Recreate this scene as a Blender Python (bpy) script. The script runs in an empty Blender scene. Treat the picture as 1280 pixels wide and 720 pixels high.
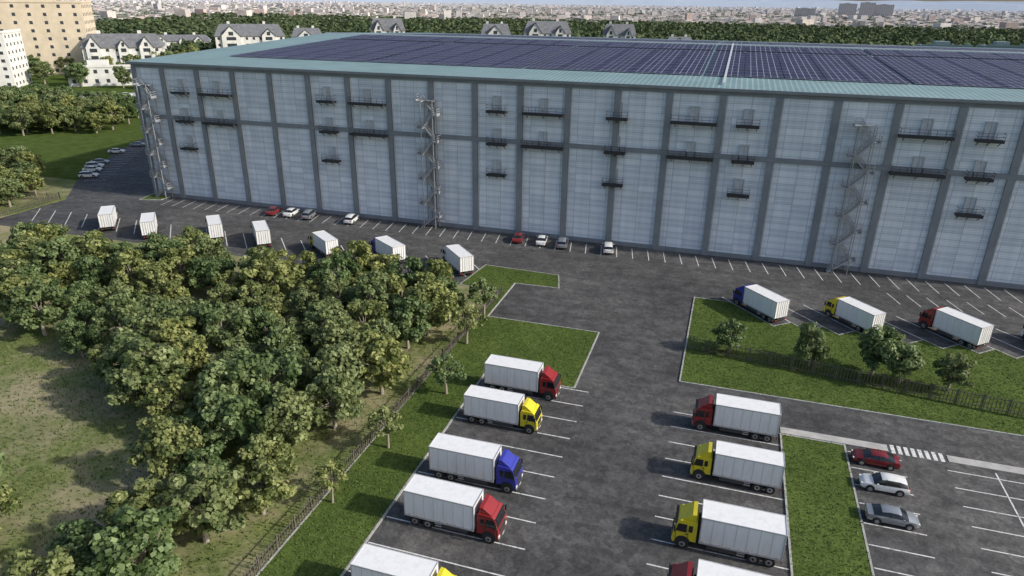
import bpy, math, random, bmesh
import numpy as np
from mathutils import Vector, Matrix, noise
random.seed(7); rng=np.random.default_rng(7)
S=bpy.context.scene
# ------------------------------------------------------------ helpers
def link(o): S.collection.objects.link(o); return o
class MB:
    def __init__(s): s.v=[]; s.f=[]; s.m=[]
    def face(s,pts,m=0):
        n=len(s.v); s.v+= [tuple(p) for p in pts]; s.f.append(tuple(range(n,n+len(pts)))); s.m.append(m)
    def box(s,x0,x1,y0,y1,z0,z1,m=0):
        n=len(s.v)
        s.v+=[(x0,y0,z0),(x1,y0,z0),(x1,y1,z0),(x0,y1,z0),(x0,y0,z1),(x1,y0,z1),(x1,y1,z1),(x0,y1,z1)]
        for f in ((0,3,2,1),(4,5,6,7),(0,1,5,4),(1,2,6,5),(2,3,7,6),(3,0,4,7)):
            s.f.append(tuple(n+i for i in f)); s.m.append(m)
    def prism(s,poly,z0,z1,m=0,mside=None):
        n=len(s.v); k=len(poly)
        s.v+=[(p[0],p[1],z0) for p in poly]+[(p[0],p[1],z1) for p in poly]
        s.f.append(tuple(n+k+i for i in range(k))); s.m.append(m)
        for i in range(k):
            j=(i+1)%k; s.f.append((n+i,n+j,n+k+j,n+k+i)); s.m.append(m if mside is None else mside)
    def beam(s,a,b,r,m=0):
        a=Vector(a);b=Vector(b);d=(b-a).normalized()
        up=Vector((0,0,1)) if abs(d.z)<.9 else Vector((1,0,0))
        x=d.cross(up).normalized()*r; y=d.cross(x).normalized()*r
        n=len(s.v)
        for p in (a,b):
            for q in (x+y,x-y,-x-y,-x+y): s.v.append(tuple(p+q))
        for f in ((0,1,2,3),(7,6,5,4),(0,4,5,1),(1,5,6,2),(2,6,7,3),(3,7,4,0)):
            s.f.append(tuple(n+i for i in f)); s.m.append(m)
    def cyl(s,c,axis,r,h,m=0,n=18,r2=None):
        r2=r if r2 is None else r2
        base=len(s.v)
        for e,rr in ((-h/2,r),(h/2,r2)):
            for i in range(n):
                t=2*math.pi*i/n; a=rr*math.cos(t); b=rr*math.sin(t)
                p={'x':(e,a,b),'y':(a,e,b),'z':(a,b,e)}[axis]
                s.v.append((c[0]+p[0],c[1]+p[1],c[2]+p[2]))
        for i in range(n):
            j=(i+1)%n; s.f.append((base+i,base+j,base+n+j,base+n+i)); s.m.append(m)
        s.f.append(tuple(base+i for i in range(n))[::-1]); s.m.append(m)
        s.f.append(tuple(base+n+i for i in range(n))); s.m.append(m)
    def tube(s,pts,rad,m=0,n=7):
        rings=[]
        for i,p in enumerate(pts):
            p=Vector(p)
            d=(Vector(pts[min(i+1,len(pts)-1)])-Vector(pts[max(i-1,0)])).normalized()
            up=Vector((1,0,0)) if abs(d.x)<.8 else Vector((0,1,0))
            x=d.cross(up).normalized(); y=d.cross(x).normalized()
            b=len(s.v)
            for k in range(n):
                t=2*math.pi*k/n; s.v.append(tuple(p+(x*math.cos(t)+y*math.sin(t))*rad[i]))
            rings.append(b)
        for a,b in zip(rings,rings[1:]):
            for k in range(n):
                j=(k+1)%n; s.f.append((a+k,a+j,b+j,b+k)); s.m.append(m)
    def mesh(s,name,mats,fix=True):
        me=bpy.data.meshes.new(name); me.from_pydata(s.v,[],s.f)
        for m in mats: me.materials.append(m)
        me.polygons.foreach_set('material_index',s.m)
        if fix:
            bm=bmesh.new(); bm.from_mesh(me); bmesh.ops.recalc_face_normals(bm,faces=bm.faces); bm.to_mesh(me); bm.free()
        me.update(); return me
    def obj(s,name,mats,parent=None,bevel=0,fix=True):
        o=link(bpy.data.objects.new(name,s.mesh(name,mats,fix)))
        if parent: o.parent=parent
        return o
def quads(name,V,mats,tint=None,mi=None):
    N=V.shape[0]; me=bpy.data.meshes.new(name)
    me.vertices.add(N*4); me.vertices.foreach_set('co',V.reshape(-1).astype(np.float32))
    me.loops.add(N*4); me.loops.foreach_set('vertex_index',np.arange(N*4,dtype=np.int32))
    me.polygons.add(N); me.polygons.foreach_set('loop_start',np.arange(0,N*4,4,dtype=np.int32))
    for m in mats: me.materials.append(m)
    if mi is not None: me.polygons.foreach_set('material_index',mi.astype(np.int32))
    if tint is not None:
        a=me.color_attributes.new('tint','FLOAT_COLOR','POINT')
        c=np.ones((N,4,4),np.float32); c[:,:,:3]=tint[:,None,:]
        a.data.foreach_set('color',c.reshape(-1))
    me.update(calc_edges=True); return me
def empty(name,loc=(0,0,0)):
    o=bpy.data.objects.new(name,None); o.location=loc; return link(o)
# ------------------------------------------------------------ materials
class NT:
    def __init__(s,name):
        s.m=bpy.data.materials.new(name); s.m.use_nodes=True; s.t=s.m.node_tree; s.b=s.t.nodes['Principled BSDF']
    def n(s,ty,**k):
        x=s.t.nodes.new(ty)
        for a,b in k.items():
            if hasattr(x,a) and a not in x.inputs: setattr(x,a,b)
            else: x.inputs[a].default_value=b
        return x
    def l(s,a,b): s.t.links.new(a,b)
    def pos(s): return s.n('ShaderNodeNewGeometry').outputs['Position']
    def objc(s): return s.n('ShaderNodeTexCoord').outputs['Object']
    def noise(s,vec,scale,detail=4,rough=.6):
        x=s.n('ShaderNodeTexNoise'); x.inputs['Scale'].default_value=scale; x.inputs['Detail'].default_value=detail; x.inputs['Roughness'].default_value=rough
        s.l(vec,x.inputs['Vector']); return x.outputs['Fac']
    def ramp(s,fac,stops):
        r=s.n('ShaderNodeValToRGB'); e=r.color_ramp.elements
        while len(e)<len(stops): e.new(.5)
        for i,(p,c) in enumerate(stops):
            e[i].position=p; e[i].color=(*c,1) if len(c)==3 else c
        s.l(fac,r.inputs['Fac']); return r.outputs['Color']
    def mix(s,a,b,fac,mode='MIX'):
        x=s.n('ShaderNodeMix',data_type='RGBA',blend_type=mode)
        for sock,val in ((x.inputs[6],a),(x.inputs[7],b),(x.inputs[0],fac)):
            if isinstance(val,(int,float)): sock.default_value=val
            elif isinstance(val,tuple): sock.default_value=(*val,1)
            else: s.l(val,sock)
        return x.outputs[2]
    def math(s,op,a,b=0.,c=None):
        x=s.n('ShaderNodeMath',operation=op)
        for i,v in enumerate((a,b) if c is None else (a,b,c)):
            if isinstance(v,(int,float)): x.inputs[i].default_value=v
            else: s.l(v,x.inputs[i])
        return x.outputs[0]
    def sep(s,v):
        x=s.n('ShaderNodeSeparateXYZ'); s.l(v,x.inputs[0]); return x.outputs
    def bump(s,h,strength=.3,dist=.05):
        x=s.n('ShaderNodeBump'); x.inputs['Strength'].default_value=strength; x.inputs['Distance'].default_value=dist
        s.l(h,x.inputs['Height']); s.l(x.outputs[0],s.b.inputs['Normal'])
    def col(s,c):
        if isinstance(c,tuple): s.b.inputs['Base Color'].default_value=(*c,1)
        else: s.l(c,s.b.inputs['Base Color'])
    def rough(s,r): s.b.inputs['Roughness'].default_value=r; return s
def simple(name,c,r=.6,metal=0,var=.12,scale=2.,coat=0,spec=.5):
    m=NT(name); f=m.noise(m.objc(),scale,3)
    a=tuple(x*(1-var) for x in c); b=tuple(min(1,x*(1+var)) for x in c)
    m.col(m.ramp(f,[(.3,a),(.7,b)])); m.rough(r); m.b.inputs['Metallic'].default_value=metal
    m.b.inputs['Coat Weight'].default_value=coat; m.b.inputs['Specular IOR Level'].default_value=spec
    return m.m
m=NT('asphalt'); p=m.pos()
big=m.noise(p,.055,5,.62); mid=m.noise(p,.5,4,.7); fine=m.noise(p,3.2,2,.75)
c=m.ramp(big,[(.34,(.052,.052,.053)),(.5,(.078,.077,.077)),(.68,(.115,.112,.108))])
c=m.mix(c,m.ramp(mid,[(.3,(.58,.58,.6)),(.72,(1.35,1.33,1.3))]),.8,'MULTIPLY')
v=m.n('ShaderNodeTexVoronoi',feature='F1'); v.inputs['Scale'].default_value=1.6; m.l(p,v.inputs['Vector'])
c=m.mix(c,m.ramp(m.sep(v.outputs['Color'])[0],[(0,(.62,.62,.63)),(1,(1.36,1.35,1.33))]),.75,'MULTIPLY')
c=m.mix(c,m.ramp(fine,[(.3,(.6,.6,.6)),(.7,(1.4,1.4,1.4))]),.85,'MULTIPLY')
ox=m.n('ShaderNodeMapping'); ox.inputs['Scale'].default_value=(.12,.6,1); m.l(p,ox.inputs[0])
c=m.mix(c,m.ramp(m.noise(ox.outputs[0],1.,2,.5),[(.35,(.62,.62,.62)),(.6,(1.1,1.1,1.1))]),.6,'MULTIPLY')
m.col(c); m.rough(.85); ASPH=m.m
m=NT('road_paint'); f=m.noise(m.pos(),2.5,4,.75)
m.col(m.ramp(f,[(.33,(.2,.2,.2)),(.48,(.66,.66,.65)),(.7,(.78,.78,.76))])); m.rough(.7); PAINT=m.m
CONC=simple('concrete',(.42,.41,.39),.85,var=.2,scale=.8)
KERB=simple('kerb_concrete',(.36,.36,.34),.85,var=.25,scale=1.5)
def grassmat(name,dark,midc,light,dry=None,dryamt=.5):
    m=NT(name); p=m.pos()
    a=m.noise(p,.16,4,.65); b=m.noise(p,1.4,4,.7); g=m.noise(p,7,2,.7)
    c=m.ramp(b,[(.3,dark),(.52,midc),(.75,light)])
    c=m.mix(c,m.ramp(a,[(.32,(.72,.76,.7)),(.66,(1.25,1.18,1.1))]),.85,'MULTIPLY')
    c=m.mix(c,m.ramp(g,[(.3,(.6,.6,.6)),(.7,(1.35,1.35,1.35))]),.8,'MULTIPLY')
    if dry:
        d=m.noise(p,.09,7,.7)
        c=m.mix(c,m.mix(dry,tuple(x*.6 for x in dry),g),m.ramp(d,[(dryamt-.05,(0,0,0)),(dryamt+.12,(1,1,1))]))
    m.col(c); m.rough(.95); m.b.inputs['Specular IOR Level'].default_value=.15; return m.m
GRASS=grassmat('lawn_grass_soil',(.054,.088,.018),(.082,.122,.028),(.12,.16,.045))
FOREST=grassmat('forest_floor',(.09,.12,.040),(.15,.185,.065),(.24,.26,.11),(.42,.36,.23),.50)
m=NT('terrain'); p=m.pos()
b=m.noise(p,.3,5,.7)
near=m.ramp(b,[(.3,(.05,.08,.02)),(.55,(.085,.12,.032)),(.8,(.14,.15,.06))])
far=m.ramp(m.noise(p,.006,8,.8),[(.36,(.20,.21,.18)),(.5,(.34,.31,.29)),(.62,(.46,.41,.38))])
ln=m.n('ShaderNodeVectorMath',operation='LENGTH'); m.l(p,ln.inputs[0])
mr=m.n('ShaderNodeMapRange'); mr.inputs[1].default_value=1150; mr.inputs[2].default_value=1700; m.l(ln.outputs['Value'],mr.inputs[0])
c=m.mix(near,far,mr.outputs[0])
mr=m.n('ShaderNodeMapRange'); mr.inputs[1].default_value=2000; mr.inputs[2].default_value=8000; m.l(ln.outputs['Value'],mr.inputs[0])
c=m.mix(c,(.52,.54,.58),mr.outputs[0])  # far ground fades to pale blue-grey: haze put into the colour
m.col(c); m.rough(1); m.b.inputs['Specular IOR Level'].default_value=0; TERR=m.m
def leafmat(name,dark,light,trans=.35,objvar=True,rough=.55):
    m=NT(name); at=m.n('ShaderNodeAttribute'); at.attribute_name='tint'
    fac=m.sep(at.outputs['Color'])[0]
    c=m.mix(dark,light,fac)
    if objvar:
        oi=m.n('ShaderNodeObjectInfo')
        c=m.mix(c,m.ramp(oi.outputs['Random'],[(0,(.72,.86,.78)),(.5,(1,1,1)),(1,(1.38,1.22,.95))]),1.,'MULTIPLY')
    m.col(c); m.rough(rough); m.b.inputs['Specular IOR Level'].default_value=.35
    tr=m.n('ShaderNodeBsdfTranslucent'); m.l(c,tr.inputs[0])
    mx=m.n('ShaderNodeMixShader'); mx.inputs[0].default_value=trans
    out=[n for n in m.t.nodes if n.type=='OUTPUT_MATERIAL'][0]
    m.l(m.b.outputs[0],mx.inputs[1]); m.l(tr.outputs[0],mx.inputs[2]); m.l(mx.outputs[0],out.inputs[0])
    return m.m
LEAF=leafmat('foliage',(.090,.130,.042),(.34,.39,.175),.38)
FARLEAF=leafmat('distant_foliage',(.045,.070,.030),(.125,.16,.07),.15,False,.9)
BLADE=leafmat('grass_blades',(.070,.110,.022),(.15,.20,.055),.3,False,.8)
BARK=simple('bark',(.30,.26,.21),.95,var=.35,scale=6)
def vcol(name,r=.9):
    m=NT(name); at=m.n('ShaderNodeAttribute'); at.attribute_name='tint'
    f=m.noise(m.pos(),.15,2,.7)
    m.col(m.mix(at.outputs['Color'],m.ramp(f,[(.3,(.82,.82,.82)),(.7,(1.1,1.1,1.1))]),1.,'MULTIPLY')); m.rough(r); m.b.inputs['Specular IOR Level'].default_value=.1; return m.m
CITY=vcol('hazy_masonry')
# ------------------------------------------------------------ camera / light
f,pit,roll,yaw=862.8,math.radians(22.6),math.radians(.75),math.radians(17.12)
F=Vector((-math.sin(yaw)*math.cos(pit),math.cos(yaw)*math.cos(pit),-math.sin(pit)))
R=Vector((math.cos(yaw),math.sin(yaw),0)); U=R.cross(F)
R,U=R*math.cos(roll)+U*math.sin(roll),-R*math.sin(roll)+U*math.cos(roll)
cam=link(bpy.data.objects.new('camera',bpy.data.cameras.new('camera')))
M=Matrix((R,U,-F)).transposed().to_4x4(); M.translation=(0,0,42); cam.matrix_world=M
cam.data.sensor_width=36; cam.data.lens=36*f/1280; cam.data.clip_end=40000; cam.data.clip_start=.5
S.camera=cam
EL=math.radians(30); AZ=math.radians(1)
sd=Vector((math.cos(EL)*math.cos(AZ),math.cos(EL)*math.sin(AZ),math.sin(EL)))
L=bpy.data.lights.new('sun','SUN'); L.energy=4.0; L.angle=math.radians(1.5); L.color=(1,.955,.88)
so=link(bpy.data.objects.new('sun',L)); so.rotation_euler=sd.to_track_quat('Z','Y').to_euler()
W=bpy.data.worlds.new('World'); S.world=W; W.use_nodes=True
bg=W.node_tree.nodes['Background']; sk=W.node_tree.nodes.new('ShaderNodeTexSky'); sk.sky_type='NISHITA'; sk.sun_disc=False
sk.sun_elevation=EL; sk.sun_rotation=math.radians(90)-AZ; sk.dust_density=2.5; sk.altitude=50
W.node_tree.links.new(sk.outputs[0],bg.inputs[0]); bg.inputs[1].default_value=.15
S.view_settings.view_transform='Standard'; S.view_settings.look='None'; S.view_settings.exposure=0
# ------------------------------------------------------------ ground
def poly_obj(name,poly,z0,z1,mat,side=None):
    b=MB(); b.prism(poly,z0,z1,0,1 if side else None)
    return b.obj(name,[mat]+([side] if side else []))
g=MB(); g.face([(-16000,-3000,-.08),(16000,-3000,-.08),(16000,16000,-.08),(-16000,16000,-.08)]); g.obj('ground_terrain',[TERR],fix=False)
asph=[(-36,5),(95,5),(95,124),(-123,124),(-123.2,215),(-150,215),(-178,176),(-171,160),(-151,127),(-139,113),(-139,94),(-36,94)]
poly_obj('asphalt_yard',asph,-.3,0,ASPH)
HD=Vector((-.656,.755))   # heading of the angled bays
LAWN_L=[(-31,5),(-24.7,5),(-24.7,69.4),(-13.6,69.4),(-13.6,85),(-29.8,85),(-29.8,98.3),(-22.6,98.6),(-24,104),(-37,104.6),(-38,95),(-31,94)]
t=[(-1.9,101.9),(3.4,101.8)]
for k in range(18):
    A=(9.4+4.24*k,94.9); t+=[A,(A[0]+2.42,A[1]+2.1)]
LAWN_R=([(-1.9,75)]+t+[(86,94.9),(86,75)])[::-1]
LAWN_M=[(9.2,5),(15.4,5),(15.4,67.2),(9.2,67.2)]
lawnset=[('lawn',LAWN_L),('lawn',LAWN_R),('lawn',LAWN_M),('lawn',[(-123.5,118),(-119,119.5),(-119,122.6),(-123.2,122.6),(-124,135),(-126.5,135)])]
kb=MB()
def kerb(poly,closed=True,w=.09):
    n=len(poly)
    for i in range(n if closed else n-1):
        a=Vector((*poly[i],0)); b=Vector((*poly[(i+1)%n],0)); d=(b-a).normalized(); s=Vector((-d.y,d.x,0))*w
        q=[a-d*w-s,b+d*w-s,b+d*w+s,a-d*w+s]
        z=.13+.002*(i%3)
        kb.prism([(p.x,p.y) for p in q],-.05,z)
for n_,pl in lawnset:
    poly_obj(n_,pl,-.1,.1,GRASS)
    kerb(pl)
kb.obj('kerb',[KERB])
FPOLY=[(-31,5),(-31,94),(-38,95),(-139,94),(-139,113),(-151,127),(-165,127),(-215,100),(-260,60),(-120,5)]
poly_obj('forest_ground',FPOLY,-.2,.06,FOREST)
pk=MB()
def line(a,b,w=.12,z=.004):
    a=Vector((*a,0)); b=Vector((*b,0)); d=(b-a).normalized(); s=Vector((-d.y,d.x,0))*w/2
    pk.face([(p.x,p.y,z) for p in (a-s,b-s,b+s,a+s)])
for k in range(18):
    line((-24.5,67.7+1.65-3.3*k if k else 69.2),(-11.8,67.7+1.65-3.3*k if k else 69.2),.13)
for k in range(20): line((-2.0,68.1-2.95*k),(9.0,68.1-2.95*k),.13)
for k in range(18): line((15.6,66.3-2.75*k),(20.6,66.3-2.75*k),.12)
line((29.0,67),(29.0,8),.14,.008)
for k in range(20):
    line((24.6,66-2.75*k),(28.9,66-2.75*k)); line((29.1,66-2.75*k),(33.6,66-2.75*k))
for k in range(18): line((38.5,66-2.75*k),(43,66-2.75*k))
for x in np.arange(-117,92,2.85): line((x,121.6),(x+.9,116.3),.13)
for k in range(18):
    A=Vector((9.4+4.24*k+2.42+.15,94.9+2.1+.1)); line(tuple(A),tuple(A+HD*9.8),.14)
A=Vector((9.4,95.3)); line(tuple(A+HD*9),tuple(A+HD*11),.14)
for k in range(24):
    A=Vector((-34-4.24*k,98.5)); line(tuple(A),tuple(A+HD*9.5),.14)
for k in range(24): line((27+2.8*k,113.8),(28.2+2.8*k,109.6),.12)
for k in range(16):
    t_=k/15; a=(-149.5-24*t_,127.5+40*t_); line(a,(a[0]+4.3,a[1]+2.5),.13)
pk.obj('painted_parking_lines',[PAINT],fix=False)
fp=MB(); fp.box(9.2,19.6,67.55,68.7,-.05,.05); fp.box(25.1,80,67.55,68.7,-.05,.05); fp.obj('footpath',[CONC])
zb=MB()
for k in range(8): zb.face([(19.9+.64*k,67.4,.006),(20.27+.64*k,67.4,.006),(20.27+.64*k,68.9,.006),(19.9+.64*k,68.9,.006)])
zb.obj('zebra_crossing',[PAINT],fix=False)
# ------------------------------------------------------------ warehouse
m=NT('warehouse_cladding'); p=m.pos(); s=m.sep(p)
z=m.math('FRACT',m.math('DIVIDE',s[2],.58)); ln=m.math('LESS_THAN',z,.16)
x2=m.math('FRACT',m.math('DIVIDE',m.math('ADD',s[0],200.),2.9)); vx=m.math('LESS_THAN',x2,.028)
st=m.n('ShaderNodeMapping'); st.inputs['Scale'].default_value=(1,1,.05); m.l(p,st.inputs[0])
streak=m.noise(st.outputs[0],.7,4,.7)
cx=m.n('ShaderNodeCombineXYZ'); m.l(m.math('FLOOR',m.math('DIVIDE',m.math('ADD',s[0],200.),2.9)),cx.inputs[0]); m.l(m.math('FLOOR',m.math('DIVIDE',s[2],1.16)),cx.inputs[2])
wn=m.n('ShaderNodeTexWhiteNoise'); m.l(cx.outputs[0],wn.inputs[0])
c=m.ramp(wn.outputs[0],[(0,(.60,.655,.725)),(1,(.77,.82,.88))])
c=m.mix(c,(.90,.93,.96),m.math('MULTIPLY',ln,.85))
c=m.mix(c,(.28,.31,.35),m.math('MULTIPLY',vx,.75))
dz=m.math('LESS_THAN',m.math('FRACT',m.math('DIVIDE',s[2],1.16)),.08)
c=m.mix(c,(.36,.40,.45),m.math('MULTIPLY',dz,.8))
c=m.mix(c,m.ramp(streak,[(.3,(.80,.82,.84)),(.65,(1.03,1.03,1.03))]),.9,'MULTIPLY')
m.col(c); m.rough(.55); CLAD=m.m
STEEL=simple('steel_grey_trim',(.21,.23,.255),.55,var=.12,scale=.5)
DARK=simple('dark_steel',(.028,.03,.034),.6)
LGREY=simple('galvanised_metal',(.58,.60,.62),.5,metal=.1)
STAIR=simple('stair_steel',(.34,.355,.375),.5,metal=.1)
DOOR=simple('door_grey',(.48,.51,.55),.5)
m=NT('roof_teal_sheet'); p=m.pos(); s=m.sep(p)
r_=m.math('FRACT',m.math('DIVIDE',s[0],.9)); q=m.math('LESS_THAN',r_,.3)
c=m.mix((.17,.27,.28),(.28,.37,.375),q)
c=m.mix(c,m.ramp(m.noise(p,.12,4,.7),[(.3,(.8,.8,.8)),(.7,(1.15,1.15,1.15))]),.8,'MULTIPLY')
m.col(c); m.rough(.6); ROOF=m.m
m=NT('solar_cells'); p=m.pos(); s=m.sep(p)
def grid(per,ax,w,off): 
    return m.math('LESS_THAN',m.math('FRACT',m.math('DIVIDE',m.math('ADD',s[ax],off),per)),w)
gl=m.math('MAXIMUM',grid(1.15,0,.085,300.),grid(2.275,1,.06,-136.5+.05))
cx=m.n('ShaderNodeCombineXYZ'); m.l(m.math('FLOOR',m.math('DIVIDE',m.math('ADD',s[0],300.),1.15)),cx.inputs[0]); m.l(m.math('FLOOR',m.math('DIVIDE',s[1],2.275)),cx.inputs[1])
wn=m.n('ShaderNodeTexWhiteNoise'); m.l(cx.outputs[0],wn.inputs[0])
c=m.ramp(wn.outputs[0],[(0,(.014,.014,.040)),(1,(.032,.030,.078))])
c=m.mix(c,(.36,.36,.44),gl); m.col(c); m.rough(.5); m.b.inputs['Specular IOR Level'].default_value=.12; SOLAR=m.m
ware=empty('warehouse')
X0,X1,Y0,YR,Y1,H,HR=-123.6,132.,123.,202.,281.,29.0,31.8
b=MB(); b.face([(X0,Y0,0),(X1,Y0,0),(X1,Y0,H),(X0,Y0,H)]); b.face([(X0,Y0,0),(X0,Y0,H),(X0,YR,HR),(X0,Y1,H),(X0,Y1,0)]); b.face([(X1,Y0,0),(X1,Y1,0),(X1,Y1,H),(X1,YR,HR),(X1,Y0,H)]); b.face([(X0,Y1,0),(X0,Y1,H),(X1,Y1,H),(X1,Y1,0)])
b.obj('walls',[CLAD],ware)
b=MB(); e=.6
sl=(HR-H)/(YR-Y0)
def rz(y): return H+.15+sl*(y-Y0) if y<=YR else H+.15+sl*(2*YR-Y0-y)
b.face([(X0-e,Y0-e,rz(Y0-e)),(X1+e,Y0-e,rz(Y0-e)),(X1+e,YR,rz(YR)),(X0-e,YR,rz(YR))]); b.face([(X0-e,YR,rz(YR)),(X1+e,YR,rz(YR)),(X1+e,Y1+e,rz(Y1+e)),(X0-e,Y1+e,rz(Y1+e))])
o=b.obj('roof',[ROOF],ware); sm=o.modifiers.new('s','SOLIDIFY'); sm.thickness=.14
b=MB()
b.box(X0-e-.05,X1+e+.05,Y0-e-.2,Y0-e-.01,H-.35,H+.12)
b.box(X0,X1,Y0-.22,Y0-.003,H-1.0,H-.36)
b.box(X0-e-.3,X0-e-.01,Y0-e,YR,H-.3,H+.1)
PX=[-1.6+8.78*k for k in range(-13,16)]
for px in [X0+.55]+[q for q in PX if q>X0+3]+[X1-.5]:
    b.box(px-.5,px+.5,Y0-.42,Y0-.004,0,17.48); b.box(px-.5,px+.5,Y0-.42,Y0-.004,18.32,H-1.02)
b.box(X0,X1,Y0-.30,Y0-.006,17.5,18.3); b.box(X0,X1,Y0-.30,Y0-.008,0,.75)
b.obj('columns_and_bands',[STEEL],ware)
b=MB()
for px in PX:
    if px>X0+3: b.beam((px+.75,Y0-.15,.8),(px+.75,Y0-.15,H-1.1),.07)
b.obj('downpipes',[LGREY],ware)
b=MB(); b.box(X0-e,X1+e,YR-.5,YR+.5,rz(YR)-.05,rz(YR)+.16); b.obj('ridge_cap',[LGREY],ware)
b=MB()
xs=np.arange(-109,118,6.9)
def table(xx,w,yy,dz0,dz1):
    z0,z1=rz(yy)+dz0,rz(yy+4.42)+dz1
    n=len(b.v); b.v+=[(xx,yy,z0),(xx+w,yy,z0),(xx+w,yy+4.42,z1),(xx,yy+4.42,z1)]; b.f.append((n,n+1,n+2,n+3)); b.m.append(0)
for i,xx in enumerate(xs):
    w=6.76 if i%5!=4 else 6.35
    for j in range(14):
        yy=136.5+4.55*j+(2.2 if j>=10 else 0)
        if yy+4.5>YR-1.2: continue
        table(xx,w,yy,.2,.24)
    for j in range(12): table(xx,w,208+4.55*j,.2,.2)
o=b.obj('solar_panels',[SOLAR],ware,fix=False); sm=o.modifiers.new('s','SOLIDIFY'); sm.thickness=.06; sm.offset=-1
b=MB()
for y_ in range(126,200,3): b.box(-1.9-.2,-1.9+.2,y_,y_+2.9,0,.08)
b.v=[(x,y,rz(y)+.35+z) for x,y,z in b.v]; b.obj('roof_walkway',[LGREY],ware)
def balcony(bb,bd,x,zf,w,depth=1.35):
    y1=Y0-.30; y0=y1-depth
    bb.box(x-w/2,x+w/2,y0,y1,zf-.38,zf)
    n=max(3,int(w/1.1)+1)
    for i in range(n):
        xx=x-w/2+.05+(w-.1)*i/(n-1); bb.box(xx-.025,xx+.025,y0,y0+.05,zf,zf+1.05)
    for zz in (.55,1.05): bb.box(x-w/2,x+w/2,y0+.002,y0+.048,zf+zz-.025,zf+zz+.025)
    bb.box(x-w/2,x+w/2,y0+.005,y0+.045,zf,zf+.15)
    for sx in (x-w/2+.035,x+w/2-.035):
        for zz in (.5,1.05): bb.box(sx-.025,sx+.025,y0+.07,y1,zf+zz-.025,zf+zz+.025)
    for sx in (x-w*.4,x,x+w*.4): bb.beam((sx,y1,zf-1.0),(sx,y0+.2,zf-.3),.05)
    bd.box(x-.8,x-.68,Y0-.30,Y0-.004,zf,zf+2.6); bd.box(x+.68,x+.8,Y0-.30,Y0-.004,zf,zf+2.6); bd.box(x-.68,x+.68,Y0-.30,Y0-.004,zf+2.48,zf+2.6)
    bd.box(x-.68,x-.02,Y0-.16,Y0-.004,zf,zf+2.48); bd.box(x+.02,x+.68,Y0-.16,Y0-.004,zf,zf+2.48)
bb=MB(); bd=MB()
for x in (-102.3,-67.4,-32.2,-5.9,29.2,64.5,99.5):
    for zz in (23.4,17.5): balcony(bb,bd,x,zz,7.6 if zz>20 else 7.8)
for x in (-111.2,-76.3,-41.0,-18.9,2.8,37.8,73,108):
    for zz in (23.4,17.5,11.7): balcony(bb,bd,x,zz,3.7)
bb.obj('access_balconies',[DARK],ware); bd.obj('balcony_doors',[DOOR],ware)
def stairs(xc):
    b=MB(); w=4.2; y1=Y0-.5; y0=y1-2.0; ym=(y0+y1)/2; top=24.6; st=2.46; n=10
    for xx in (xc-w/2+.9,xc+w/2-.9):
        for yy in (y0,y1): b.box(xx-.07,xx+.07,yy-.07,yy+.07,0,top)
    for k in range(n+1):
        z=k*st; sgn=1 if k%2==0 else -1
        if k>0:
            xl,xr=(xc+w/2-1.1,xc+w/2) if sgn<0 else (xc-w/2,xc-w/2+1.1)
            b.box(xl,xr,y0,y1,z-.22,z)
            xa=xr if sgn<0 else xl
            b.box(xa-.03,xa+.03,y0,y1,z,z+.3)
            for zz in (.65,1.1): b.box(xa-.04,xa+.04,y0,y1,z+zz-.04,z+zz+.04)
            for zz in (.35,.72,1.1): b.box(xl,xr,y0-.04,y0+.04,z+zz-.04,z+zz+.04)
            for xx in (xl+.03,xr-.03): b.box(xx-.04,xx+.04,y0-.045,y0+.045,z,z+1.1)
        if k<n:
            xa=xc-sgn*(w/2-1.0) if k>0 else xc-(w/2-.2); xb=xc+sgn*(w/2-1.0)
            yy0,yy1=(y0,ym) if k%2==0 else (ym+.05,y1)
            for yy in (yy0+.06,yy1-.06):
                b.beam((xa,yy,z),(xb,yy,z+st),.13)
                for hz_ in (.5,1.0): b.beam((xa,yy,z+hz_),(xb,yy,z+st+hz_),.045)
                for q in (.25,.5,.75): b.beam((xa+(xb-xa)*q,yy,z+st*q),(xa+(xb-xa)*q,yy,z+st*q+1.0),.03)
            for i in range(12):
                t=(i+.5)/12; x_=xa+(xb-xa)*t; b.box(x_-.13,x_+.13,yy0+.1,yy1-.1,z+st*t-.03,z+st*t+.03)
    b.box(xc-w/2+1.1,xc+w/2-1.1,y0+.9,y1,top-.12,top-.01)
    return b
for xc in (-119.6,-54.3,20.7,92): stairs(xc).obj('external_stair_tower',[STAIR],ware)
# ------------------------------------------------------------ trucks
TYRE=simple('tyre_rubber',(.02,.02,.021),.85); RIM=simple('wheel_rim',(.45,.45,.46),.35,metal=.7)
GLASS=simple('vehicle_glass',(.012,.014,.017),.08,var=.05,spec=.8)
m=NT('cargo_white'); p=m.objc(); st=m.n('ShaderNodeMapping'); st.inputs['Scale'].default_value=(1,1,.15); m.l(p,st.inputs[0])
m.col(m.mix((.82,.82,.82),m.ramp(m.noise(st.outputs[0],1.6,5,.7),[(.3,(.68,.67,.65)),(.55,(.83,.83,.83))]),.6)); m.rough(.45); CARGO=m.m
TRIM=simple('alloy_rail',(.55,.55,.55),.4,metal=.3); CHAS=simple('chassis_black',(.022,.023,.025),.7)
LAMP=simple('headlamp_glass',(.75,.75,.72),.15,var=.03); RED=simple('tail_lamp_red',(.45,.02,.02),.3); ORG=simple('marker_orange',(.7,.25,.02),.4)
PLAS=simple('grey_plastic',(.06,.062,.066),.6)
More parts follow.
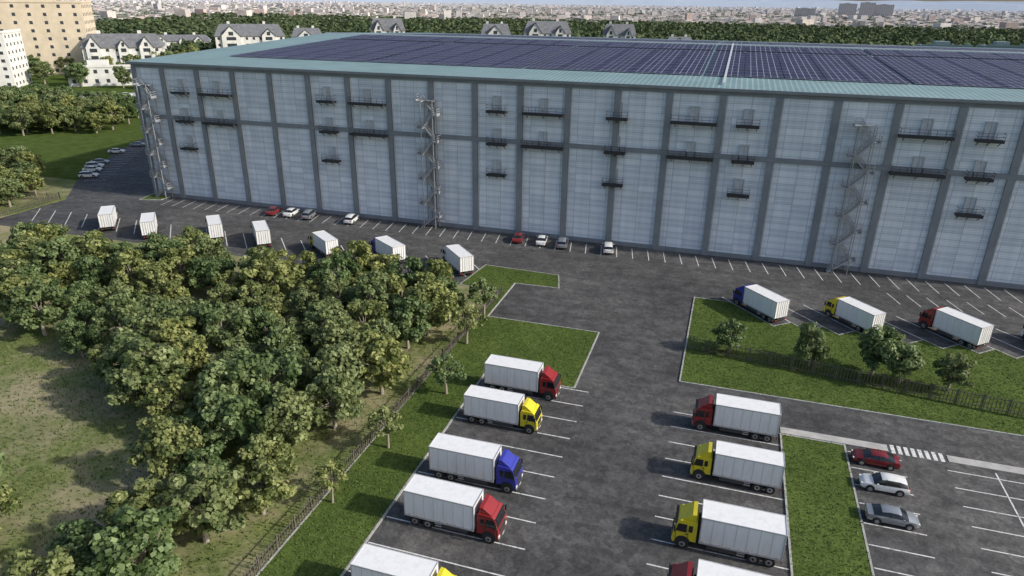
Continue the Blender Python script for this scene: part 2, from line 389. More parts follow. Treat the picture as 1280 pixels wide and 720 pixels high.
def truck_mesh(name,paint):
    b=MB(); mats=[paint,GLASS,CHAS,CARGO,TRIM,TYRE,RIM,LAMP,RED,PLAS,ORG]
    b.box(-4.5,4.2,-.5,.5,.72,.98,2)
    for yy in (-.95,.95):
        b.box(-.9,1.6,yy-.22,yy+.22,.48,.95,9)
        for zz in (.55,.8): b.box(-1.6,-.95,yy*1.24-.03,yy*1.24+.03,zz-.05,zz+.05,4)
    b.box(-4.62,2.3,-1.27,1.27,1.12,3.82,3)
    for yy in (-1.29,1.29):
        b.box(-4.65,2.33,yy-.035,yy+.035,1.03,1.2,4); b.box(-4.65,2.33,yy-.03,yy+.03,3.74,3.87,4)
        for xx in (-4.6,2.28): b.box(xx-.06,xx+.06,yy-.033,yy+.033,1.2,3.74,4)
        for i in range(1,7): b.box(-4.6+.985*i-.015,-4.6+.985*i+.015,yy*.99-.012,yy*.99+.012,1.2,3.74,4)
    for xx in (-4.65,2.33): b.box(xx-.03,xx+.03,-1.25,1.25,3.75,3.865,4)
    b.box(-4.66,-4.63,-.02,.02,1.25,3.7,9)
    for yy in (-.85,-.4,.4,.85): b.box(-4.70,-4.66,yy-.02,yy+.02,1.2,3.75,9)
    b.box(-4.67,-4.60,-1.2,1.2,.62,.8,2)
    for yy in (-1.0,1.0): b.box(-4.70,-4.671,yy-.16,yy+.16,.64,.78,8)
    for i in range(9):
        for yy in (-1.31,1.31): b.box(-4.2+.78*i,-4.12+.78*i,yy-.018,yy+.018,1.24,1.3,10)
    prof=[(4.62,.62),(4.66,1.25),(4.60,1.78),(4.30,2.78),(4.05,2.98),(2.72,3.05),(2.58,2.9),(2.58,.95),(3.1,.95),(3.25,.62)]
    def hw(z): return 1.24 if z<1.8 else 1.24-.10*(z-1.8)/1.2
    n=len(b.v); K=len(prof)
    for sgn in (-1,1):
        for (x_,z_) in prof: b.v.append((x_,sgn*hw(z_),z_))
    b.f.append(tuple(n+i for i in range(K))); b.m.append(0); b.f.append(tuple(n+K+i for i in range(K))[::-1]); b.m.append(0)
    for i in range(K):
        j=(i+1)%K; b.f.append((n+i,n+j,n+K+j,n+K+i)); b.m.append(2 if i in (6,) else 0)
    def slab(pts,th,mi):
        v=[Vector(q) for q in pts]; nn=(v[1]-v[0]).cross(v[2]-v[0]).normalized()*th
        k=len(v); s_=len(b.v); b.v+=[tuple(q-nn) for q in v]+[tuple(q+nn) for q in v]
        b.f.append(tuple(s_+i for i in range(k))[::-1]); b.m.append(mi); b.f.append(tuple(s_+k+i for i in range(k))); b.m.append(mi)
        for i in range(k):
            j=(i+1)%k; b.f.append((s_+i,s_+j,s_+k+j,s_+k+i)); b.m.append(mi)
    slab([(4.585,-1.12,1.84),(4.585,1.12,1.84),(4.34,1.06,2.66),(4.34,-1.06,2.66)],.02,1)
    for sg in (-1,1):
        slab([(4.42,sg*1.245,1.86),(3.45,sg*1.245,1.86),(3.45,sg*1.17,2.66),(4.2,sg*1.17,2.66)],.015,1)
        slab([(3.3,sg*1.245,1.95),(2.95,sg*1.245,1.95),(2.95,sg*1.18,2.6),(3.3,sg*1.18,2.6)],.012,1)
        b.box(3.30,3.34,sg*1.235-.02,sg*1.235+.02,.98,1.8,9); b.box(4.36,4.4,sg*1.235-.02,sg*1.235+.02,1.0,1.8,9)
        b.box(3.36,3.55,sg*1.25-.03,sg*1.25+.03,1.62,1.68,9)
        b.box(4.42,4.56,min(sg*1.36,sg*1.54),max(sg*1.36,sg*1.54),1.95,2.5,2); b.beam((4.4,sg*1.18,2.55),(4.48,sg*1.45,2.52),.025,2)
        b.box(4.62,4.70,min(sg*.78,sg*1.16),max(sg*.78,sg*1.16),.72,.95,7)
        b.box(3.05,3.2,sg*1.18-.08,sg*1.18+.08,.5,.95,2)
        b.cyl((3.72,sg*1.225,.72),'y',.68,.07,2,20)
        b.box(4.3,4.6,sg*1.15-.09,sg*1.15+.09,.42,.62,9)
        for xx in (-2.35,-3.65): b.box(xx-.58,xx+.58,sg*1.05-.2,sg*1.05+.2,1.03,1.08,2)
    b.box(4.63,4.69,-.72,.72,.98,1.62,9)
    for i in range(4): b.box(4.69,4.71,-.68,.68,1.04+.15*i,1.1+.15*i,2)
    b.box(4.55,4.74,-1.22,1.22,.40,.70,9)
    b.box(4.74,4.76,-.26,.26,.5,.62,7)
    b.box(4.33,4.52,-1.1,1.1,2.72,2.80,2)
    n=len(b.v); q=[(4.0,2.99),(2.75,3.06),(2.75,3.7),(3.1,3.66)]
    for sgn in (-1,1):
        for (x_,z_) in q: b.v.append((x_,sgn*(.98),z_))
    for fc in ((0,1,2,3),(7,6,5,4),(0,4,5,1),(1,5,6,2),(2,6,7,3),(3,7,4,0)): b.f.append(tuple(n+i for i in fc)); b.m.append(0)
    b.box(2.36,2.55,-.9,.9,1.0,2.6,2)
    def wheel(x_,y_,r=.52,w=.34):
        b.cyl((x_,y_,r),'y',r,w,5,22); sg=1 if y_>0 else -1
        b.cyl((x_,y_+sg*(w/2+.005),r),'y',.29,.03,6,16); b.cyl((x_,y_+sg*(w/2+.03),r),'y',.12,.08,2,10)
    for sg in (-1,1):
        wheel(3.72,sg*1.08)
        for xx in (-2.35,-3.65): wheel(xx,sg*.98,.52,.52)
    for xx in (3.72,-2.35,-3.65): b.cyl((xx,0,.52),'y',.1,1.8,2,8)
    return b.mesh(name,mats)
def paint(name,c,r=.32): return simple(name,c,r,var=.08,scale=1.2,coat=.5)
TP={'red':truck_mesh('truck_red',paint('paint_red',(.26,.018,.018))),
    'yellow':truck_mesh('truck_yellow',paint('paint_yellow',(.66,.55,.02))),
    'blue':truck_mesh('truck_blue',paint('paint_blue',(.035,.04,.33))),
    'white':truck_mesh('truck_white',paint('paint_white',(.7,.7,.7)))}
def put_truck(col,x,y,ang,s=None):
    o=link(bpy.data.objects.new('box_truck',TP[col])); o.location=(x,y,.0); o.rotation_euler=(0,0,math.radians(ang))
    s=s or (.87 if col=='yellow' else .915); o.scale=(s,s,s)
    bv=o.modifiers.new('b','BEVEL'); bv.width=.035; bv.segments=2; bv.limit_method='ANGLE'; bv.angle_limit=math.radians(50)
    return o
for c_,x,y in (('red',-19.2,67.0),('yellow',-19.3,60.0),('blue',-18.8,50.3),('red',-18.3,43.8),('yellow',-18.7,35.2)):
    put_truck(c_,x,y,random.uniform(-.8,.8))
for c_,x,y in (('red',4.4,66.4),('yellow',4.6,57.8),('yellow',4.0,48.3),('red',4.0,41.2)):
    put_truck(c_,x,y,180+random.uniform(-.8,.8),.93 if y<50 else None)
for k,c_ in enumerate(('blue','yellow','red','white')):
    put_truck(c_,7.4+12.6*k,99.3,133+random.uniform(-1.5,1.5))
for c_,x,y,a in (('white',-41,101.6,133),('blue',-54.2,102.0,146),('yellow',-66.5,101.4,144),('white',-80.2,102.4,132),('white',-90.6,102.6,132),('white',-103.2,99.8,131),('white',-114.2,101,131)):
    put_truck(c_,x,y,a+random.uniform(-1,1))
# ------------------------------------------------------------ cars
def car_mesh(name,pt,kind='sedan'):
    b=MB(); mats=[pt,GLASS,CHAS,TYRE,RIM,LAMP,RED]
    if kind=='sedan':
        st=[(-2.32,.42,.74,.74,.72,.60,0),(-2.22,.28,.93,.93,.84,.70,0),(-1.75,.24,.99,1.01,.90,.74,0),(-1.05,.22,.98,1.34,.92,.62,1),(-.45,.22,.97,1.44,.92,.62,1),(.25,.22,.96,1.43,.92,.62,1),(.62,.22,.95,1.36,.92,.63,1),(1.28,.22,.93,.97,.91,.76,0),(1.85,.24,.84,.87,.88,.72,0),(2.2,.28,.70,.72,.80,.62,0),(2.34,.38,.58,.58,.66,.5,0)]
    else:
        st=[(-2.30,.45,.85,.86,.78,.66,0),(-2.24,.32,1.02,1.05,.88,.72,0),(-1.95,.28,1.06,1.48,.92,.66,1),(-1.2,.26,1.05,1.64,.93,.67,1),(-.2,.26,1.04,1.67,.93,.67,1),(.45,.26,1.02,1.60,.93,.68,1),(1.15,.26,1.0,1.07,.92,.76,0),(1.8,.28,.94,.98,.90,.74,0),(2.2,.32,.80,.82,.82,.64,0),(2.32,.42,.66,.66,.7,.52,0)]
    rings=[]
    for (x,zb,zt,zr,w,wr,c) in st:
        half=[(w*.88,zb),(w*.99,zb+.12),(w,zb+(zt-zb)*.55),(w*.955,zt),(wr+.02,max(zr-.06,zt+.005)),(wr*.8,zr+.01),(0,zr+.03)]
        ring=[(x,-y,z) for y,z in half]+[(x,y,z) for y,z in half[-2::-1]]
        n=len(b.v); b.v+=ring; rings.append(n)
    K=13
    for i in range(len(st)-1):
        a,c=rings[i],rings[i+1]; ca,cb=st[i][6],st[i+1][6]
        for k in range(K-1):
            mi=0
            if k in (3,8) and (ca or cb): mi=1
            if k in (4,5,6,7) and (ca!=cb): mi=1
            b.f.append((a+k,a+k+1,c+k+1,c+k)); b.m.append(mi)
        b.f.append((a+K-1,a,c,c+K-1)); b.m.append(2)
    b.f.append(tuple(rings[0]+k for k in range(K))); b.m.append(0); b.f.append(tuple(rings[-1]+k for k in range(K))[::-1]); b.m.append(0)
    wx=(-1.38,1.42); r=.33 if kind=='sedan' else .37
    for x in wx:
        for sg in (-1,1):
            b.cyl((x,sg*.865,r+.03),'y',r+.07,.13,2,20)
            b.cyl((x,sg*.85,r),'y',r,.22,3,20); b.cyl((x,sg*.962,r),'y',r*.62,.02,4,14)
    zt=st[5][2]
    for sg in (-1,1):
        b.box(.72,.9,min(sg*.93,sg*1.08),max(sg*.93,sg*1.08),zt,zt+.14,0)
        zl=.62 if kind=='sedan' else .74
        b.box(2.05,2.30,min(sg*.5,sg*.74),max(sg*.5,sg*.74),zl-.02,zl+.1,5)
        b.box(-2.31,-2.2,min(sg*.5,sg*.82),max(sg*.5,sg*.82),zl+.08,zl+.22,6)
        xs=st[4][0]; b.beam((xs+.2,sg*.895,zt),(xs+.2,sg*.655,st[4][3]-.05),.035,2)
    b.box(2.26,2.37,-.45,.45,.40,.56,2)
    me=b.mesh(name,mats)
    for p_ in me.polygons: p_.use_smooth=True
    return me
CP={}
for nm,c in (('red',(.16,.01,.012)),('white',(.74,.74,.73)),('silver',(.36,.38,.40)),('maroon',(.20,.02,.02))):
    pm=paint('car_paint_'+nm,c,.25); 
    if nm=='silver': pm.node_tree.nodes['Principled BSDF'].inputs['Metallic'].default_value=.5
    CP[nm,'sedan']=car_mesh('car_'+nm,pm,'sedan'); CP[nm,'suv']=car_mesh('suv_'+nm,pm,'suv')
def put_car(c,k,x,y,a,s=.95):
    o=link(bpy.data.objects.new('parked_car',CP[c,k])); o.location=(x,y,0); o.rotation_euler=(0,0,math.radians(a)); o.scale=(s,s,s)
    sb=o.modifiers.new('e','EDGE_SPLIT'); sb.split_angle=math.radians(38); return o
put_car('red','sedan',17.9,65.0,179,.92); put_car('white','suv',18.0,60.9,181,.9); put_car('silver','sedan',17.9,56.3,0,.92)
for c,k,x,y in (('maroon','sedan',-89.3,119),('white','sedan',-85.2,119.3),('silver','suv',-80.7,119),('white','suv',-71,119.2),('maroon','sedan',-35.6,119.2),('white','sedan',-31,119.2),('silver','suv',-26.9,118.8),('white','suv',-18.4,118.9)):
    put_car(c,k,x,y,100+random.uniform(-2,2),1.02)
for c,k,x,y,a in (('white','sedan',-168,156,28),('silver','sedan',-161,143.5,28),('white','suv',-158.3,139.2,28),('white','sedan',-155.5,135.8,28),('white','suv',-151,130.5,28),('silver','sedan',-170,166,28)):
    put_car(c,k,x,y,a)
# ------------------------------------------------------------ fences
WOOD=simple('weathered_fence',(.12,.105,.085),.9,var=.3,scale=3)
def fence(a,bq,h=1.5,step=2.4,pales=True,z=.1):
    b=MB(); a=Vector((*a,z)); c=Vector((*bq,z)); L_=(c-a).length; d=(c-a)/L_; n=int(L_/step)
    for i in range(n+1):
        p=a+d*(L_*i/n); b.beam(p,p+Vector((0,0,h+.12)),.06)
    for zz in ((.35,h-.2) if pales else (.45,.85,h-.05)): b.beam(a+Vector((0,0,zz)),c+Vector((0,0,zz)),.035)
    if pales:
        k=int(L_/.36); s=Vector((-d.y,d.x,0))*.06
        for i in range(k):
            p=a+d*(L_*(i+.5)/k)-s
            hh=h*random.uniform(.9,1.02); b.beam(p,p+Vector((random.uniform(-.03,.03),0,hh)),.03)
    return b.obj('wooden_fence',[WOOD])
fence((-1.5,83.9),(36,78.9),1.9); fence((36,78.9),(78,77.5),1.9)
fence((-31.3,12),(-30.9,71),1.3,2.4,True); fence((-30.9,71),(-30.6,94),1.3,2.4,True)
fence((-139.5,95),(-140,112.5),1.4); fence((-140,112.5),(-165,102),1.4)
# ------------------------------------------------------------ trees
def leaf_quads(C,Nrm,size,r):
    n=len(C); t=r.normal(size=(n,3)); a=np.cross(Nrm,t); a/=np.linalg.norm(a,axis=1)[:,None]+1e-9; bq=np.cross(Nrm,a)
    s=size[:,None]; 
    return np.stack([C-a*s*.5-bq*s*.25,C+bq*s*-.62+a*s*.1,C+a*s*.55+bq*s*.2,C+bq*s*.6-a*s*.1],1)
def tree_mesh(name,seed,h,cr,nclump,nleaf,lsize,slim=False):
    r=np.random.default_rng(seed); rd=random.Random(seed)
    b=MB(); ch=h*.80 if not slim else h*.62; cz=h-ch/2
    lean=np.array([rd.uniform(-.3,.3),rd.uniform(-.3,.3)])
    tp=[(0,0,-.2),(lean[0]*.3,lean[1]*.3,h*.2),(lean[0]*.8,lean[1]*.8,h*.42),(lean[0],lean[1],h*.62),(lean[0]*1.3,lean[1]*1.2,h*.86)]
    r0=.028*h; b.tube(tp,[r0*1.3,r0,r0*.75,r0*.5,r0*.15],1,9)
    cl=[]
    k=0
    while len(cl)<nclump and k<5000:
        k+=1
        d=r.normal(size=3); d/=np.linalg.norm(d); rad=r.uniform(.25,1)**.45
        irr=1+.32*noise.noise(Vector((d[0]*1.7+seed,d[1]*1.7,d[2]*1.7)))*1.8
        c=np.array([d[0]*cr*rad*irr,d[1]*cr*rad*irr,d[2]*ch*.5*rad*irr+cz])
        if c[2]<h*.22: continue
        tz=(c[2]-(h-ch))/ch; sc=1.08-.45*max(0,tz-.45)
        c[:2]*=sc
        if any(np.linalg.norm(c-o)<cr*.27 for o in cl): continue
        cl.append(c)
    for c in cl[::2]:
        s_=rd.uniform(.25,.6); i0=np.array([lean[0]*s_*1.3,lean[1]*s_*1.3,h*s_*.9]); mid=(i0+c)/2+np.array([0,0,.15*h*rd.uniform(-.3,.6)])
        b.tube([tuple(i0),tuple(mid),tuple(i0*.08+c*.92)],[r0*.38,r0*.22,r0*.06],1,5)
    Cs=[];Ns=[];T=[]
    for c in cl:
        cr_=cr*r.uniform(.20,.36); n=int(nleaf*r.uniform(.7,1.3)); 
        d=r.normal(size=(n,3)); d/=np.linalg.norm(d,axis=1)[:,None]
        rr=r.uniform(.15,1,size=n)**.5
        P=c+d*rr[:,None]*cr_*np.array([1.05,1.05,.75])
        Cs.append(P); N_=d*.65+r.normal(size=(n,3))*.42+np.array([0,0,.45]); N_/=np.linalg.norm(N_,axis=1)[:,None]; Ns.append(N_)
        T.append(np.clip(r.normal(.42,.22)*np.ones(n)+r.normal(0,.25,size=n),0,1))
    P=np.concatenate(Cs); N_=np.concatenate(Ns); T=np.concatenate(T)
    V=leaf_quads(P,N_,lsize*r.uniform(.6,1.25,size=len(P)),r)
    bv=np.array(b.v); bf=np.array(b.f); BV=bv[bf]
    Vall=np.concatenate([V,BV]); tint=np.concatenate([np.repeat(T[:,None],3,1),np.ones((len(BV),3))*.5])
    return quads(name,Vall,[LEAF,BARK],tint,np.concatenate([np.zeros(len(V)),np.ones(len(BV))]))
TM=[tree_mesh('broadleaf_%d'%i,11+i,7.0,2.75,42,96,.37) for i in range(7)]
TSPARSE=[tree_mesh('young_%d'%i,71+i,5.6,1.9,22,45,.32,True) for i in range(2)]
def put_tree(me,x,y,sc,name='broadleaf_tree',z=.0):
    o=link(bpy.data.objects.new(name,me)); o.location=(x,y,z); o.rotation_euler=(0,0,random.uniform(0,6.28)); o.scale=(sc*random.uniform(.92,1.1),sc*random.uniform(.92,1.1),sc*random.uniform(.9,1.12)); return o
def inside(p,poly):
    x,y=p; c=False; n=len(poly)
    for i in range(n):
        x1,y1=poly[i]; x2,y2=poly[(i+1)%n]
        if (y1>y)!=(y2>y) and x<(x2-x1)*(y-y1)/(y2-y1)+x1: c=not c
    return c
def scatter(poly,dmin,tries):
    xs=[p[0] for p in poly]; ys=[p[1] for p in poly]; out=[]; cell={}
    for _ in range(tries):
        p=(random.uniform(min(xs),max(xs)),random.uniform(min(ys),max(ys)))
        if not inside(p,poly): continue
        k=(int(p[0]//dmin),int(p[1]//dmin))
        if any((p[0]-q[0])**2+(p[1]-q[1])**2<dmin*dmin for i in (-1,0,1) for j in (-1,0,1) for q in cell.get((k[0]+i,k[1]+j),())): continue
        cell.setdefault(k,[]).append(p); out.append(p)
    return out
FTREES=[(-35,87.5),(-33.8,66),(-34.4,38),(-36,27),(-42,25),(-45,34),(-49,42.5),(-58,50),(-71,55.5),(-86,61),(-102,65),(-134,73),(-136,82),(-120,84),(-98,84),(-80,86),(-70,85),(-60,87.5),(-45,90)]
for p in scatter(FTREES,4.25,12000): put_tree(random.choice(TM),p[0],p[1],random.uniform(.66,1.12))
for p in scatter([(-136,70),(-136,86),(-150,104),(-175,108),(-190,95),(-175,68)],4.8,2000): put_tree(random.choice(TM),p[0],p[1],random.uniform(.8,1.05))
for p in scatter([(-143,104),(-150,118),(-170,128),(-200,120),(-190,100)],5,1200): put_tree(random.choice(TM),p[0],p[1],random.uniform(.85,1.15))
for x,y,s in ((-57.5,31.0,1.1),(-54.0,28.8,.95),(-60.5,29.0,1.0)): put_tree(random.choice(TM),x,y,s)
for x,y,s in ((-29.6,76,1.0),(-27.3,63.5,.95),(-28.9,52,.8),(-30,84,1.05),(-29.9,43,.7)): put_tree(random.choice(TSPARSE),x,y,s,'young_tree',.1)
for x,y,s in ((3.6,84.8,.64),(13.2,84.0,.72),(20.4,84.0,.9),(23.2,82.9,.84),(28.4,82.8,.66)): put_tree(random.choice(TM),x,y,s,'ornamental_tree',.1)
for p in scatter([(-196,178),(-215,165),(-330,175),(-345,212),(-265,215),(-208,208)],5.5,3000): put_tree(random.choice(TM),p[0],p[1],random.uniform(1.0,1.4))
for p in scatter([(-285,262),(-340,262),(-420,300),(-430,380),(-360,400),(-230,330)],15,500): put_tree(random.choice(TM),p[0],p[1],random.uniform(1.3,2.1))
def canopy(name,pts,hr,cr,nq,qs,mat,seed):
    r=np.random.default_rng(seed); P=np.array(pts); n=len(P)
    hh=r.uniform(hr[0],hr[1],n); c=r.uniform(cr[0],cr[1],n)
    d=r.normal(size=(n,nq,3)); d/=np.linalg.norm(d,axis=2)[:,:,None]; d[:,:,2]=np.abs(d[:,:,2])*1.1-.35
    rad=r.uniform(.6,1.05,size=(n,nq,1))
    C=np.zeros((n,nq,3)); C[:,:,0]=P[:,0,None]; C[:,:,1]=P[:,1,None]; C[:,:,2]=(hh*.55)[:,None]
    sc=np.stack([c,c,hh*.45],1)[:,None,:]
    C=C+d*rad*sc; N_=d*.7+r.normal(size=d.shape)*.4+np.array([0,0,.3]); N_/=np.linalg.norm(N_,axis=2)[:,:,None]
    T=np.clip(np.repeat(r.normal(.45,.25,size=(n,1)),nq,1)+r.normal(0,.22,size=(n,nq)),0,1).reshape(-1)
    V=leaf_quads(C.reshape(-1,3),N_.reshape(-1,3),qs*r.uniform(.7,1.3,size=n*nq),r)
    o=link(bpy.data.objects.new(name,quads(name,V,[mat],np.repeat(T[:,None],3,1)))); return o
pts=scatter([(-330,420),(-180,330),(150,330),(420,480),(760,900),(900,1400),(-1100,1350),(-760,620),(-560,520)],10.,60000)
canopy('distant_woodland',pts,(8,14),(4.8,7.8),40,3.3,FARLEAF,5)
# ------------------------------------------------------------ houses
HW=simple('render_white',(.74,.73,.69),.85,scale=.3); HB=simple('beige_stone',(.66,.56,.42),.85,scale=.2); RG=simple('slate_roof',(.17,.175,.185),.8,var=.25,scale=.5); WN=simple('window_glass',(.05,.06,.07),.2)
def house(name,x,y,w,d,h,ang,wall=HW,roof='gable',floors=4,gables=3):
    e=empty(name,(x,y,0)); e.rotation_euler=(0,0,math.radians(ang))
    wl=MB(); ro=MB(); wi=MB(); he=h*.7 if roof=='gable' else h
    wl.box(-w/2,w/2,-d/2,d/2,0,he)
    if roof=='gable':
        hh=h-he; ov=.8
        ro.face([(-w/2-ov,-d/2-ov,he-.3),(w/2+ov,-d/2-ov,he-.3),(w/2*.86,0,h),(-w/2*.86,0,h)]); ro.face([(w/2+ov,d/2+ov,he-.3),(-w/2-ov,d/2+ov,he-.3),(-w/2*.86,0,h),(w/2*.86,0,h)])
        ro.face([(w/2+ov,-d/2-ov,he-.3),(w/2+ov,d/2+ov,he-.3),(w/2*.86,0,h)]); ro.face([(-w/2-ov,d/2+ov,he-.3),(-w/2-ov,-d/2-ov,he-.3),(-w/2*.86,0,h)])
        for g_ in range(gables):
            gx=-w/2+w*(g_+.5)/gables+((g_%2)-.5)*w*.04; gw=w/gables*(.2 if g_%2 else .27); gy=-d/2-1.4; gh=he+hh*(.6 if g_%2 else .85)
            wl.box(gx-gw,gx+gw,gy,-d/2-.003,0,he)
            wl.face([(gx-gw,gy,he),(gx+gw,gy,he),(gx,gy,gh)])
            for s_ in (-1,1): ro.face([(gx+s_*(gw+.7),gy-.6,he-.6),(gx,gy-.6,gh+.25),(gx,-d*.08,gh+.25),(gx+s_*(gw+.7),-d*.25,he-.6)])
            fh=he/floors
            for k in range(floors): wi.box(gx-gw*.5,gx+gw*.5,gy-.06,gy-.003,k*fh+fh*.3,k*fh+fh*.8)
            wi.box(gx-gw*.25,gx+gw*.25,gy-.06,gy-.003,he+.2,he+hh*.35)
        for cx in (-w*.3,w*.22): wl.box(cx-.9,cx+.9,.5,2.3,he,h+1.6)
    else:
        ro.box(-w/2+.3,w/2-.3,-d/2+.3,d/2-.3,h,h+.15); wl.box(-w/2-.3,w/2+.3,-d/2-.3,-d/2+.1,h-.1,h+1.1); wl.box(w/2-.1,w/2+.3,-d/2,d/2,h-.1,h+1.1); wl.box(-w*.2,w*.1,-d*.2,d*.25,h+.1,h+3.0)
    fh=he/floors; nx=max(3,int(w/(4.5 if floors<9 else 6.5)))
    for k in range(floors):
        for i in range(nx):
            xx=-w/2+w*(i+.5)/nx; wi.box(xx-.8,xx+.8,-d/2-.05,-d/2-.003,k*fh+fh*.35,k*fh+fh*.75)
        ny=max(2,int(d/4.5))
        for i in range(ny):
            yy=-d/2+d*(i+.5)/ny; wi.box(w/2+.003,w/2+.05,yy-.8,yy+.8,k*fh+fh*.35,k*fh+fh*.75)
    wl.obj('walls',[wall],e); ro.obj('roof',[RG],e); wi.obj('windows',[WN],e); return e
house('apartment_block',-352,258,34,26,25,35,HW,'flat',7)
house('beige_office_block',-382,325,44,34,38,38,HB,'flat',9)
house('white_gabled_house',-338,334,40,20,22,38,HW,'gable',4,3)
house('pavilion_building',-306,286,30,12,9,38,HW,'flat',2)
house('white_gabled_house',-424,478,40,18,14,36,HW,'gable',2,3)
house('white_gabled_house',-336,446,46,22,24.5,36,HW,'gable',4,2)
house('white_gabled_house',-332,512,22,16,20,30,HW,'gable',4,1)
house('white_gabled_house',-269,529,26,18,28,27,HW,'gable',5,2)
house('white_gabled_house',-187,554,22,16,25,20,HW,'gable',4,1)
house('white_gabled_house',-148,566,36,20,27.5,18,HW,'gable',4,2)
house('white_gabled_house',-93,583,25,18,26,10,HW,'gable',4,2)
house('white_gabled_house',-47,600,20,14,17,10,HW,'gable',3,1)
TEAL=simple('teal_wall',(.22,.31,.32),.7)
for x,y,w in ((150,640,34),(196,660,30),(236,650,26)): house('teal_warehouse_shed',x,y,w,22,14,0,TEAL,'flat',2)
BLK=simple('hazy_concrete',(.48,.47,.47),.9)
for dx,w,h in ((-65,60,46),(0,50,50),(56,60,44)): house('tower_block',420+dx,2950,w,40,h,-8,BLK,'flat',12)
house('tower_block',180,2500,60,30,30,-4,BLK,'flat',8)
poly_obj('side_road',[(-420,208),(-300,225),(-190,300),(-150,330),(-160,345),(-200,316),(-305,240),(-420,226)],-.3,-.03,CONC)
for x,y,a in ((-318,226,10),(-300,232,20),(-281,245,35),(-262,255,35)): put_car('white','suv',x,y,a,1)
# ------------------------------------------------------------ distant city
N=26000; r=np.random.default_rng(3)
dist=1320*np.exp(r.uniform(0,1,N)**.85*math.log(8800/1320)); az=math.radians(17.12)+r.uniform(-.80,.86,N)
cx=-np.sin(az)*dist; cy=np.cos(az)*dist
w=r.uniform(7,20,N)*(1+dist/7000); d=r.uniform(7,18,N)*(1+dist/7000); h=r.uniform(4,9.5,N)+(r.uniform(0,1,N)<.02)*r.uniform(5,14,N)
rot=r.normal(.3,.15,N)+(r.integers(0,2,N)*math.pi/2)
ca,sa=np.cos(rot),np.sin(rot)
def corner(sx,sy,z): 
    lx=sx*w/2; ly=sy*d/2; return np.stack([cx+lx*ca-ly*sa,cy+lx*sa+ly*ca,z],1)
z0=np.zeros(N)-.1
B=[corner(-1,-1,z0),corner(1,-1,z0),corner(1,1,z0),corner(-1,1,z0)]; T=[corner(-1,-1,h),corner(1,-1,h),corner(1,1,h),corner(-1,1,h)]
faces=[np.stack([B[i],B[(i+1)%4],T[(i+1)%4],T[i]],1) for i in range(4)]+[np.stack(T,1)]
pal=np.array([(.62,.55,.48),(.66,.61,.56),(.56,.44,.37),(.48,.36,.31),(.58,.51,.46),(.70,.66,.62),(.52,.49,.48)])
rp=np.array([(.48,.30,.23),(.52,.36,.29),(.44,.40,.38),(.56,.49,.45),(.40,.36,.34),(.60,.55,.51)])
wc=pal[r.integers(0,len(pal),N)]*r.uniform(.8,1.08,(N,1)); rc=rp[r.integers(0,len(rp),N)]*r.uniform(.8,1.1,(N,1))
haze_mix=np.clip((dist-1000)/6000,0,1)[:,None]**.55*.85; haze_col=np.array([.58,.575,.60])  # air haze painted into wall and roof colours, stronger with distance
wc=wc*(1-haze_mix)+haze_col*haze_mix; rc=rc*(1-haze_mix)+haze_col*haze_mix
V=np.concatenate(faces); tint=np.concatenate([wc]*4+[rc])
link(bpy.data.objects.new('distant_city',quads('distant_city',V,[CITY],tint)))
N2=4200; dist=1250*np.exp(r.uniform(0,1,N2)*math.log(4.2)); az=math.radians(17.12)+r.uniform(-.8,.86,N2)
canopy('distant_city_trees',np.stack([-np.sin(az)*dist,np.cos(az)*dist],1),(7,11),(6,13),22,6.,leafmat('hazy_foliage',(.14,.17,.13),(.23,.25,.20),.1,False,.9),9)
hm=MB(); HL=simple('hazy_hill',(.42,.48,.57),1.,spec=0); n=160
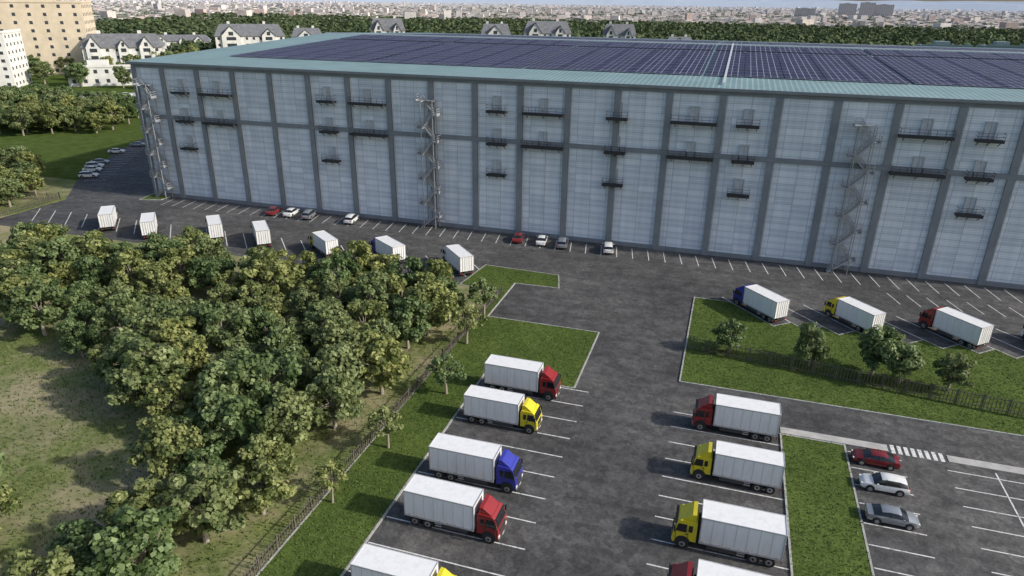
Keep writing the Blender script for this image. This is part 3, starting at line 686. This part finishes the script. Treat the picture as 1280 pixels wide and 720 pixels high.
for layer,(dd,amp,base) in enumerate(((9500,60,35),(12500,110,60))):
    prev=None
    for i in range(n+1):
        a=math.radians(17.12)+1.05-2.1*i/n; hh=base+amp*(.5+.5*noise.fractal(Vector((i*.06+layer*9,layer*3.1,0)),1.,2.,5))
        x,y=-math.sin(a)*dd,math.cos(a)*dd; q=[(x,y,-1),(x*1.02,y*1.02,hh),(x*1.1,y*1.1,hh*1.1)]
        if prev:
            hm.face([prev[0],q[0],q[1],prev[1]]); hm.face([prev[1],q[1],q[2],prev[2]])
        prev=q
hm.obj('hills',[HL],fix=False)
# ------------------------------------------------------------ grass blades
def blades(polys,dens,seed,hgt=.22):
    r=np.random.default_rng(seed); out=[]
    for pl in polys:
        P=np.array(pl); x0,y0=P.min(0); x1,y1=P.max(0)
        x1=min(x1,60)
        n=int((x1-x0)*(y1-y0)*dens); q=np.stack([r.uniform(x0,x1,n),r.uniform(y0,y1,n)],1)
        c=np.zeros(n,bool)
        for i in range(len(pl)):
            a=pl[i]; b_=pl[(i+1)%len(pl)]
            if a[1]==b_[1]: continue
            c^=((a[1]>q[:,1])!=(b_[1]>q[:,1]))&(q[:,0]<(b_[0]-a[0])*(q[:,1]-a[1])/(b_[1]-a[1])+a[0])
        out.append(q[c])
    Q=np.concatenate(out); n=len(Q); P=np.stack([Q[:,0],Q[:,1],np.full(n,.10)],1)
    an=r.uniform(0,6.28,n); w_=r.uniform(.03,.09,n); hh=hgt*r.uniform(.4,1.2,n)
    A=np.stack([np.cos(an)*w_,np.sin(an)*w_,np.zeros(n)],1); Tt=np.stack([r.normal(0,.08,n),r.normal(0,.08,n),hh],1)
    V=np.stack([P-A,P+A,P+A*.3+Tt,P-A*.3+Tt],1)
    T=np.clip(r.normal(.45,.25,n),0,1)
    return V,T
V,T=blades([LAWN_L,LAWN_R,LAWN_M],22,2,.11)
link(bpy.data.objects.new('lawn_grass',quads('lawn_grass',V,[BLADE],np.repeat(T[:,None],3,1))))
V,T=blades([[(-120,10),(-31,10),(-31,93),(-45,93),(-120,60)]],6,3,.25); V[:,:,2]-=.04
link(bpy.data.objects.new('rough_grass',quads('rough_grass',V,[BLADE],np.repeat(T[:,None],3,1))))
print('verts',sum(len(m.vertices) for m in bpy.data.meshes),'objs',len(S.objects))
